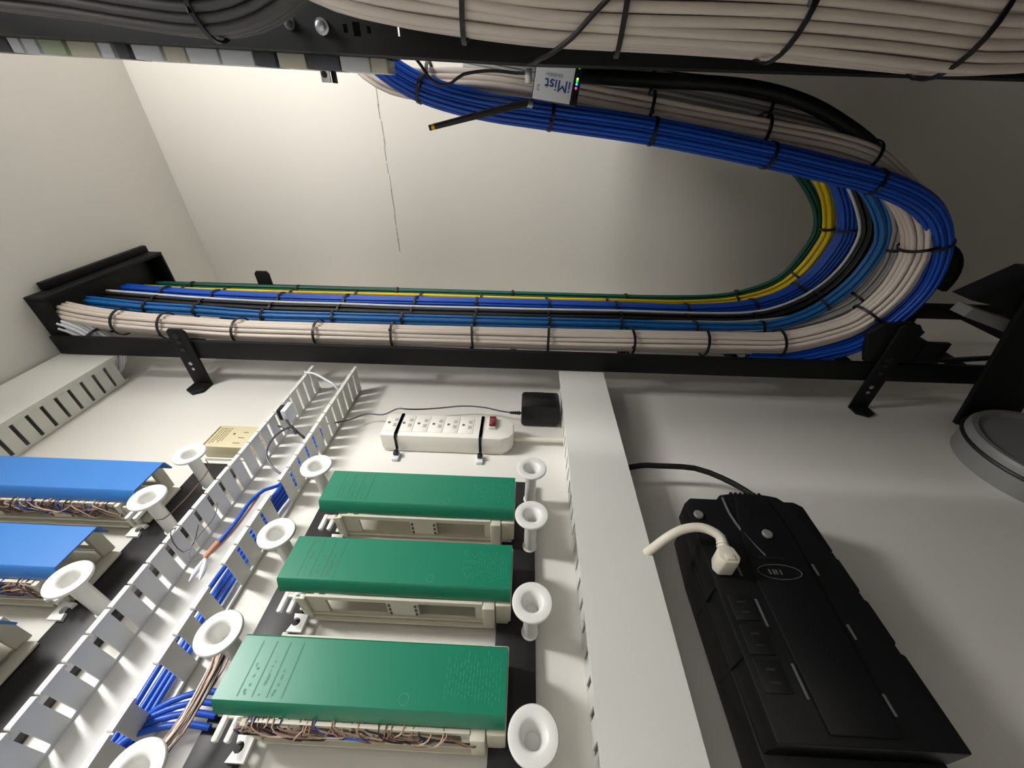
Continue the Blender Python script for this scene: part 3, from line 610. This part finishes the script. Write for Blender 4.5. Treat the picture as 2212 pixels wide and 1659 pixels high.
# bundle of thin wires running past the spools
t = thing('wire_bundle', 'bundle of thin brown and grey wires running down past the white spools', 'wire bundle', (0.16, -0.04, 0.29))
rng = random.Random(4)
for i in range(16):
    a, c = rng.uniform(-0.004, 0.004), rng.uniform(-0.0078, 0.0078)
    P = [(0.175, -0.038, 0.296), (0.155, -0.042, 0.2925), (0.139, -0.044, 0.288), (0.110, -0.046, 0.2870), (0.091, -0.046, 0.2900), (0.074, -0.045, 0.2955), (0.055, -0.044, 0.296), (0.02, -0.04, 0.29)]
    MB().tube(spline([(x, y+a*(0.5+0.5*math.sin(k+i)), z+c*(0.6+0.4*math.cos(k*1.3+i))) for k, (x, y, z) in enumerate(P)], 0.01), 0.00095, 5).build('wire', rng.choice(['wire_brown', 'wire_tan', 'wire_tan', 'wire_dark', 'label_white']), t)
wire('thin_wire', 'thin brown wire strung between two white spools beside the blue covers', [(0.392, -0.060, 0.466), (0.385, -0.045, 0.4635), (0.345, -0.038, 0.467), (0.315, -0.042, 0.465), (0.300, -0.044, 0.466), (0.2975, -0.045, 0.4735), (0.306, -0.046, 0.4825)], 0.0006, 'wire_brown', 'wire', n=5)

# ------------------------------------------------------------------ UPS battery backup
t = thing('battery_backup', 'black battery backup unit with status buttons mounted on the board', 'battery backup', (0.225, 0, -0.292))
UZ0, UZ1 = -0.371, -0.217
lo = [(0.085, UZ1+0.002), (0.262, UZ1+0.002), (0.325, UZ1-0.003), (0.344, UZ1-0.016), (0.344, UZ0+0.014), (0.332, UZ0), (0.085, UZ0)]
MB().prism(lo, -0.046, -0.0005, 'y', 0.002).build('lower_shell', 'black_plastic', t)
up = [(0.098, UZ1), (0.334, UZ1), (0.343, UZ1-0.010), (0.343, -0.262), (0.350, -0.268), (0.3535, -0.285), (0.3535, -0.325), (0.350, -0.343), (0.343, -0.349), (0.343, UZ0+0.010), (0.336, UZ0+0.001), (0.274, UZ0+0.001), (0.272, UZ0+0.0045), (0.266, UZ0+0.0045), (0.264, UZ0+0.0005), (0.228, UZ0+0.0005), (0.226, UZ0+0.004), (0.220, UZ0+0.004), (0.218, UZ0), (0.178, UZ0), (0.176, UZ0+0.0035), (0.170, UZ0+0.0035), (0.168, UZ0-0.0005), (0.098, UZ0-0.0005)]
MB().prism(up, -0.078, -0.0462, 'y', 0.003).build('upper_shell', 'black_plastic', t)
MB().prism([(0.105, -0.262), (0.240, -0.262), (0.300, -0.272), (0.345, -0.285), (0.345, -0.325), (0.300, -0.330), (0.240, -0.327), (0.105, -0.320)], -0.0815, -0.0782, 'y', 0.001).build('top_panel', 'black_plastic', t)
for i in range(7):
    MB().box(0.350, 0.3575, -0.076, -0.050, -0.2885-i*0.0062, -0.2850-i*0.0062, 0.0008).build('vent_rib', 'black_rubber', t)
MB().tube(spline([(0.345, -0.0785, -0.270), (0.320, -0.0795, -0.2685), (0.290, -0.080, -0.2740), (0.262, -0.0805, -0.2850)], 0.01), 0.0016, 8).build('arc_ridge', 'dust_lit_grey', t)
for (x, z) in ((0.290, -0.300), (0.316, -0.2285)):
    MB().lathe([(0.0058, 0), (0.0058, 0.0020), (0.0048, 0.0030)], (x, -0.0785 if x > 0.3 else -0.0815, z), '-y', 20).build('button', 'grey_can', t)
for (xa, xb, z) in ((0.238, 0.252, -0.2490), (0.187, 0.214, -0.2525), (0.129, 0.156, -0.2590), (0.243, 0.256, -0.3350), (0.179, 0.193, -0.3330), (0.120, 0.136, -0.3270)):
    MB().box(xa, xb, -0.0790, -0.0779, z-0.0012, z+0.0012, 0.0003).build('dusty_slot', 'dust_lit_grey', t)
# outlets on the long side of the top face
for i, x in enumerate((0.205, 0.175, 0.145)):
    pl = MB().box(x-0.013, x+0.013, -0.0792, -0.0779, -0.2480, -0.2240, 0.0004).build('outlet', 'black_rubber', t)
    for dx in (-0.006, 0.004): MB().box(x+dx, x+dx+0.0018, -0.0795, -0.0791, -0.240, -0.232).build('slot', 'slot', pl)
# oval emblem ring
K = 40; el = [(0.243+0.0085*math.cos(2*PI*k/K), -0.0819, -0.291+0.0235*math.sin(2*PI*k/K)) for k in range(K+1)]
MB().tube(el, 0.0005, 5).build('emblem_ring', 'dust_lit_grey', t)
for dz in (0.0, -0.0045, -0.0075, -0.0120): MB().box(0.2400, 0.2455, -0.0823, -0.0816, -0.2800+dz-0.0008, -0.2800+dz+0.0008).build('emblem_mark', 'dust_lit_grey', t)
for dz in range(7): MB().box(0.2580, 0.2605, -0.0823, -0.0816, -0.2790-dz*0.0042, -0.2762-dz*0.0042).build('emblem_mark', 'c_black', t)
for z in (UZ0-0.004,):
    for xa, xb in ((0.305, 0.268), (0.262, 0.222), (0.216, 0.172), (0.166, 0.105)):
        MB().box(xa, xb, -0.070, -0.050, z, UZ0+0.002, 0.001).build('side_rib', 'black_plastic', t)
for x in (0.225, 0.160): MB().box(x-0.0005, x+0.0005, -0.0775, -0.012, UZ1-0.0002, UZ1+0.0026).build('side_seam', 'black_rubber', t)
MB().box(0.0800, 0.0845, -0.060, -0.004, UZ0+0.010, UZ1-0.010, 0.002).build('end_panel', 'dust_lit_grey', t)  # grey paints the light on this end of the black case
MB().tube(spline([(0.405, -0.034, -0.130), (0.424, -0.038, -0.159), (0.433, -0.040, -0.190), (0.434, -0.040, -0.217), (0.431, -0.041, -0.273), (0.412, -0.042, -0.308), (0.389, -0.044, -0.330), (0.356, -0.048, -0.348), (0.338, -0.05, -0.352)]), 0.0044, 10).build('cord', 'black_rubber', t)
# white plug
t = thing('power_plug', 'white power plug and thick cord plugged into the black battery backup', 'plug', (0.245, -0.08, -0.232))
MB().prism([(0.237, -0.222), (0.2435, -0.2175), (0.2560, -0.2215), (0.2600, -0.2300), (0.2560, -0.2385), (0.2435, -0.2415), (0.237, -0.237)], -0.1050, -0.0795, 'y', 0.002).build('body', 'cord_white', t)
MB().box(0.2400, 0.2470, -0.1065, -0.1052, -0.2340, -0.2250, 0.0005).build('grip', 'cord_white', t)
b = MB()
for i in range(4): b.tube([(0.2590+i*0.0032, -0.0985-i*0.0012, -0.2305), (0.2610+i*0.0032, -0.0990-i*0.0012, -0.2306)], 0.0068-i*0.0005, 12)
b.build('strain_relief', 'cord_white', t)
MB().tube(spline([(0.258, -0.098, -0.2303), (0.270, -0.103, -0.2290), (0.280, -0.103, -0.2140), (0.281, -0.098, -0.195), (0.277, -0.088, -0.178), (0.273, -0.068, -0.162), (0.271, -0.05, -0.150), (0.271, -0.04, -0.14)], 0.006), 0.0052, 12).build('cord', 'cord_white', t)

# ------------------------------------------------------------------ equipment rack (upright post, gear, gateway)
def sh(b):   # the post leans very slightly
    b.v = [(x, y-0.032*max(z, 0.0)+0.012*max(-z, 0.0), z) for (x, y, z) in b.v]; return b
t = thing('rack_post', 'black punched steel upright of the equipment rack behind the top bundle', 'rack post', (0.56, -0.58, FL))
PX = 0.552; PY = -0.5335
# web with real holes: grid of cells around the holes
holes = [(0.1905, 0.0100, 0.0045), (0.2030, 0.0215, 0.0060), (0.2145, 0.0215, 0.0030), (0.158, 0.0215, 0.0022)]
zs = sorted(set([FL, 0.62]+[h[0]-h[2]*0.8 for h in holes]+[h[0]+h[2]*0.8 for h in holes]))
b = MB()
holes = [(0.2005, 0.0205, 0.0022, 0.0035), (0.1885, 0.0205, 0.0038, 0.0058), (0.1755, 0.0205, 0.0020, 0.0030), (0.1440, 0.0205, 0.0013, 0.0040)]
cuts = []
for (zc, dy, hz, hy) in holes: cuts.append((zc-hz, zc+hz, PY-dy-hy, PY-dy+hy))
cuts.sort(); b.box(PX, PX+0.003, PY-0.09, PY, FL, 0.0); z = 0.0
for (za, zb, ya, yb) in cuts:
    b.box(PX, PX+0.003, PY-0.09, PY, z, za); b.box(PX, PX+0.003, PY-0.09, ya, za, zb); b.box(PX, PX+0.003, yb, PY, za, zb); z = zb
b.box(PX, PX+0.003, PY-0.09, PY, z, ZC-0.001)
sh(b).build('web', 'black_steel', t, smooth=0)
sh(MB().box(PX+0.0031, PX+0.042, PY-0.003, PY, FL, 0.0).box(PX+0.0031, PX+0.042, PY-0.003, PY, 0.0, ZC-0.001)).build('flange', 'black_steel', t)
for (zc, dy, r, mm) in ((0.2600, 0.0225, 0.0060, 'c_dgrey'), (0.2255, 0.0210, 0.0075, 'zinc')):
    bo = sh(MB().lathe([(r, 0), (r, 0.0012), (r*0.62, 0.0014), (r*0.62, 0.0050), (r*0.4, 0.0058)], (PX, PY-dy, zc), '-x', 12)).build('bolt', mm, t)
# patch panel ends along the far flange
t = thing('patch_panel', 'edge of a patch panel with white and green jacks behind the rack post', 'patch panel', (0.60, -0.54, 0.25))
sh(MB().box(0.595, 0.640, -0.600, -0.5345, 0.17, 0.80, 0.001)).build('panel', 'black_steel', t)
rng = random.Random(8); z = 0.175
while z < 0.74:
    L = rng.uniform(0.012, 0.045); mm = rng.choice(['label_white', 'pale_green', 'c_dgrey', 'cream', 'cord_grey', 'label_white', 'black_plastic'])
    hgt = {'black_plastic': 0.0055, 'c_dgrey': 0.0045}.get(mm, 0.0030)
    sh(MB().box(0.600, 0.634, -0.5340, -0.5230+hgt, z, z+L, 0.0006)).build('jack', mm, t); z += L+rng.uniform(0.001, 0.006)
t = thing('angle_clip', 'small zinc angle clip with a hole below the rack post', 'clip', (0.61, -0.54, 0.265))
sh(MB().box(0.606, 0.6085, -0.5265, -0.5080, 0.2500, 0.2615, 0.0004)).build('plate', 'zinc', t)
sh(MB().lathe([(0.0036, 0), (0.0036, 0.0006), (0.001, 0.0006)], (0.606, -0.5160, 0.2565), '-x', 14)).build('hole', 'slot', t)
sh(MB().box(0.6088, 0.622, -0.5265, -0.5080, 0.2475, 0.2495, 0.0004)).build('leg', 'black_steel', t)
# rack gear added behind the post, mostly hidden, to shade the far wall
for i, (z0, z1, dp, lab) in enumerate(((0.06, 0.15, 0.30, 'dark rack switch added for shade, highest of the stack behind the rack post'), (-0.20, 0.03, 0.34, 'dark rack chassis added for shade, second from the top of the stack'),
                                       (-0.48, -0.22, 0.34, 'dark rack chassis added for shade, third from the top of the stack'), (-0.95, -0.50, 0.36, 'tall dark rack server added for shade near the floor'))):
    t = thing('shading_rack_gear', lab, 'rack equipment', (0.60, -0.82, z0), 'equipment in the rack')
    MB().box(0.600, 0.600+dp, -1.04, -0.600, z0, z1, 0.003).build('chassis', 'black_steel', t)
    MB().box(0.594, 0.5995, -1.05, -0.590, z0, z1, 0.001).build('front_panel', 'black_plastic', t)
    k = 0; yy = -0.98
    while yy < -0.66:
        for zz in (z0+0.02, z0+0.045): MB().box(0.5925, 0.5939, yy, yy+0.013, zz, zz+0.012).build('port', 'slot', t)
        yy += 0.018
t = thing('rack_post', 'second black steel upright at the far side of the equipment rack', 'rack post', (0.56, -1.08, FL))
MB().box(PX, PX+0.003, -1.10, -1.05, FL, ZC-0.001).build('web', 'black_steel', t)
MB().box(PX+0.0031, PX+0.042, -1.10, -1.097, FL, ZC-0.001).build('flange', 'black_steel', t)

t = thing('light_blocker_manager', 'tall black light blocker shaped as a cable manager, added in front of the equipment rack', 'cable manager', (0.42, -0.78, FL))  # unseen blocker, added to dim the lower right of the board
MB().box(0.15, 0.44, -0.700, -0.694, FL, 0.56, 0.001).build('side_panel', 'black_steel', t)
MB().box(0.15, 0.44, -0.860, -0.854, FL, 0.56, 0.001).build('side_panel', 'black_steel', t)
MB().box(0.144, 0.1495, -0.865, -0.689, FL, 0.56, 0.001).build('door', 'black_plastic', t)
for i in range(7):
    zz = -1.4+i*0.3
    MB().box(0.1505, 0.44, -0.853, -0.701, zz, zz+0.004).build('shelf', 'black_steel', t)

t = thing('light_blocker_cabinet', 'black floor-standing blocker cabinet added below the wiring blocks to cut bounced light', 'cabinet', (-0.50, -0.60, FL))  # added out of view to keep bounced light off the lower right
MB().box(-0.85, -0.16, -0.95, -0.26, FL+0.03, -0.03, 0.004).build('body', 'black_steel', t)
MB().box(-0.82, -0.19, -0.965, -0.951, FL+0.06, -0.06, 0.003).build('door', 'black_plastic', t)
MB().box(-0.24, -0.225, -0.985, -0.966, -0.95, -0.80, 0.003).build('handle', 'zinc', t)
for x in (-0.80, -0.21):
    for y in (-0.90, -0.31): MB().box(x-0.03, x+0.03, y-0.03, y+0.03, FL, FL+0.0295, 0.003).build('foot', 'black_rubber', t)

# gateway box with antenna
t = thing('sensor_gateway', 'small black gateway box with white iMist label, antenna and coloured lights', 'gateway', (0.61, -0.52, -0.03))
bc = (0.612, -0.5185, -0.0290)
def gw(b): return b.rot(bc, 'X', math.radians(7))
gw(MB().box(0.6035, 0.630, -0.5385, -0.4995, -0.0590, -0.0020, 0.002)).build('case', 'black_plastic', t)
lb = gw(MB().box(0.6022, 0.6034, -0.5380, -0.5005, -0.0500, -0.0030, 0.0004)).build('label', 'label_white', t)
R7 = Matrix.Rotation(math.radians(7), 3, 'X')
def gp(x, y, z): return R7 @ (Vector((x, y, z))-Vector(bc))+Vector(bc)
rd = R7 @ Vector((0, 0, 1)); ud = R7 @ Vector((0, 1, 0))
text_obj('lettering', 'iMist', 0.0165, gp(0.6019, -0.5225, -0.0480), rd, ud, 'ink_blue', lb, 0.0001)
text_obj('lettering', 'iMist', 0.0165, gp(0.60195, -0.5222, -0.0476), rd, ud, 'ink_blue', lb, 0.0001)
text_obj('lettering', '2', 0.0080, gp(0.6019, -0.5150, -0.0105), rd, ud, 'ink_grey', lb, 0.0001)
text_obj('lettering', 'GATEWAY', 0.0046, gp(0.6019, -0.5285, -0.0370), rd, ud, 'ink_grey', lb, 0.0001)
for (y, mm) in ((-0.5375, 'led_green'), (-0.5265, 'led_yellow'), (-0.5245, 'led_green'), (-0.5215, 'led_cyan'), (-0.5175, 'led_pink')):
    gw(MB().lathe([(0.0014, 0), (0.0014, 0.0006), (0.0008, 0.0011)], (0.6035, y, -0.0545), '-x', 10)).build('led', mm, t)
MB().box(0.604, 0.618, -0.5330, -0.5185, 0.0000, 0.0085, 0.0006).build('connector', 'zinc', t)
MB().tube([(0.612, -0.4975, -0.0015), (0.610, -0.4985, 0.0050)], 0.0042, 12).build('antenna_joint', 'zinc', t)
an = MB().tube([(0.610, -0.4990, 0.0040), (0.606, -0.4960, 0.0200), (0.600, -0.4725, 0.1240)], [0.0040, 0.0042, 0.0034], 12).build('antenna', 'black_rubber', t)
MB().tube([(0.600, -0.4727, 0.1235), (0.5997, -0.4717, 0.1275)], 0.0036, 12).build('band', 'gold', an)
MB().tube([(0.5997, -0.4717, 0.1276), (0.5995, -0.4710, 0.1305)], 0.0033, 12).build('tip', 'black_plastic', an)
wire('thin_cable', 'thin black cable hanging in a small loop left of the gateway box', [(0.62, -0.548, 0.150), (0.62, -0.535, 0.138), (0.62, -0.522, 0.128), (0.62, -0.517, 0.116), (0.62, -0.518, 0.102), (0.62, -0.527, 0.086), (0.62, -0.531, 0.052), (0.618, -0.529, 0.020), (0.612, -0.529, 0.008)], 0.0018, 'black_rubber')
wire('thin_cable', 'thin black cable crossing diagonally over the large off-white bundle', [(0.4520, -0.600, -0.100), (0.4520, -0.590, -0.088), (0.4530, -0.575, -0.068), (0.4585, -0.560, -0.050), (0.4690, -0.5465, -0.035), (0.4850, -0.5370, -0.018), (0.500, -0.5340, -0.008), (0.520, -0.5325, -0.002), (0.5490, -0.5330, 0.004)], 0.0022, 'black_rubber')
wire('thick_black_cable', 'thick black cable arching over the grey cables right of the gateway', [(0.640, -0.530, -0.030), (0.69, -0.531, -0.081), (0.72, -0.529, -0.167), (0.72, -0.526, -0.267), (0.72, -0.520, -0.334), (0.72, -0.506, -0.399), (0.725, -0.484, -0.463), (0.735, -0.452, -0.535), (0.75, -0.42, -0.575)], 0.0095, 'black_rubber', n=10)

# ------------------------------------------------------------------ dark hardware at the right
t = thing('radius_dropout', 'black curved dropout plate behind the outside of the cable bend', 'cable support', (0.75, -0.16, -0.75))
poly = []
for i in range(15):
    a = math.radians(-20+i*150/14); poly.append((-0.225-0.075*math.sin(a)*0.9-0.02, -0.725-0.075*math.cos(a)))
poly += [(y*0.92-0.018, z+0.008) for y, z in reversed(poly)]
MB().prism(poly, 0.735, 0.80, 'x').build('curved_plate', 'black_steel', t)
MB().box(0.735, 0.80, -0.175, -0.105, -0.775, -0.765, 0.001).build('leg', 'black_steel', t)
t = thing('rack_clamp', 'black steel clamp plate on the rack under the cable bend', 'clamp', (0.66, -0.13, -0.68))
MB().prism([(-0.106, -0.655), (-0.135, -0.640), (-0.165, -0.632), (-0.185, -0.650), (-0.190, -0.700), (-0.172, -0.728), (-0.155, -0.722), (-0.134, -0.742), (-0.120, -0.738), (-0.106, -0.742)], 0.6615, 0.6705, 'x', 0.001).build('plate', 'black_steel', t)
MB().lathe([(0.007, 0), (0.007, 0.004), (0.004, 0.006)], (0.6613, -0.150, -0.690), '-x', 6).build('bolt', 'black_rubber', t)
MB().box(0.6615, 0.6700, -0.150, -0.106, -0.790, -0.745, 0.001).build('tab', 'black_steel', t)
t = thing('conduit_bracket', 'broad black steel bracket standing off the board at the right edge', 'bracket', (0.62, 0, -0.87))
MB().prism([(-0.001, -0.850), (-0.060, -0.838), (-0.255, -0.795), (-0.300, -0.800), (-0.300, -0.880), (-0.200, -0.90), (-0.001, -0.960)], 0.612, 0.620, 'x', 0.001).build('plate', 'black_steel', t)
MB().prism([(-0.250, -0.722), (-0.300, -0.790), (-0.300, -0.86), (-0.275, -0.84), (-0.235, -0.80)], 0.622, 0.66, 'x', 0.001).build('hook', 'black_steel', t)
MB().prism([(-0.238, -0.733), (-0.222, -0.728), (-0.196, -0.812), (-0.212, -0.826)], 0.622, 0.650, 'x', 0.001).build('white_clip', 'grey_can', t)
MB().box(0.585, 0.6115, -0.006, -0.0006, -0.955, -0.855, 0.001).build('foot', 'black_steel', t)
t = thing('conduit_hub', 'round grey plastic conduit hub on the board at the right edge', 'conduit hub', (0.53, 0, -0.895))
MB().lathe([(0.110, 0.0006), (0.110, 0.046), (0.106, 0.052), (0.098, 0.052), (0.092, 0.046), (0.0, 0.044)], (0.490, 0, -0.880), '-y', 48).build('cap', 'grey_can', t)
K = 40; MB().tube([(0.490+0.1115*math.cos(2*PI*k/K), -0.036, -0.880+0.1115*math.sin(2*PI*k/K)) for k in range(K+1)], 0.0032, 6).build('strap', 'black_rubber', t)
wire('thick_black_cable', 'black cable lying along the rack at the far right', [(0.664, -0.112, -0.745), (0.664, -0.114, -0.80), (0.664, -0.120, -0.86), (0.664, -0.13, -0.95)], 0.005, 'black_rubber', n=8)
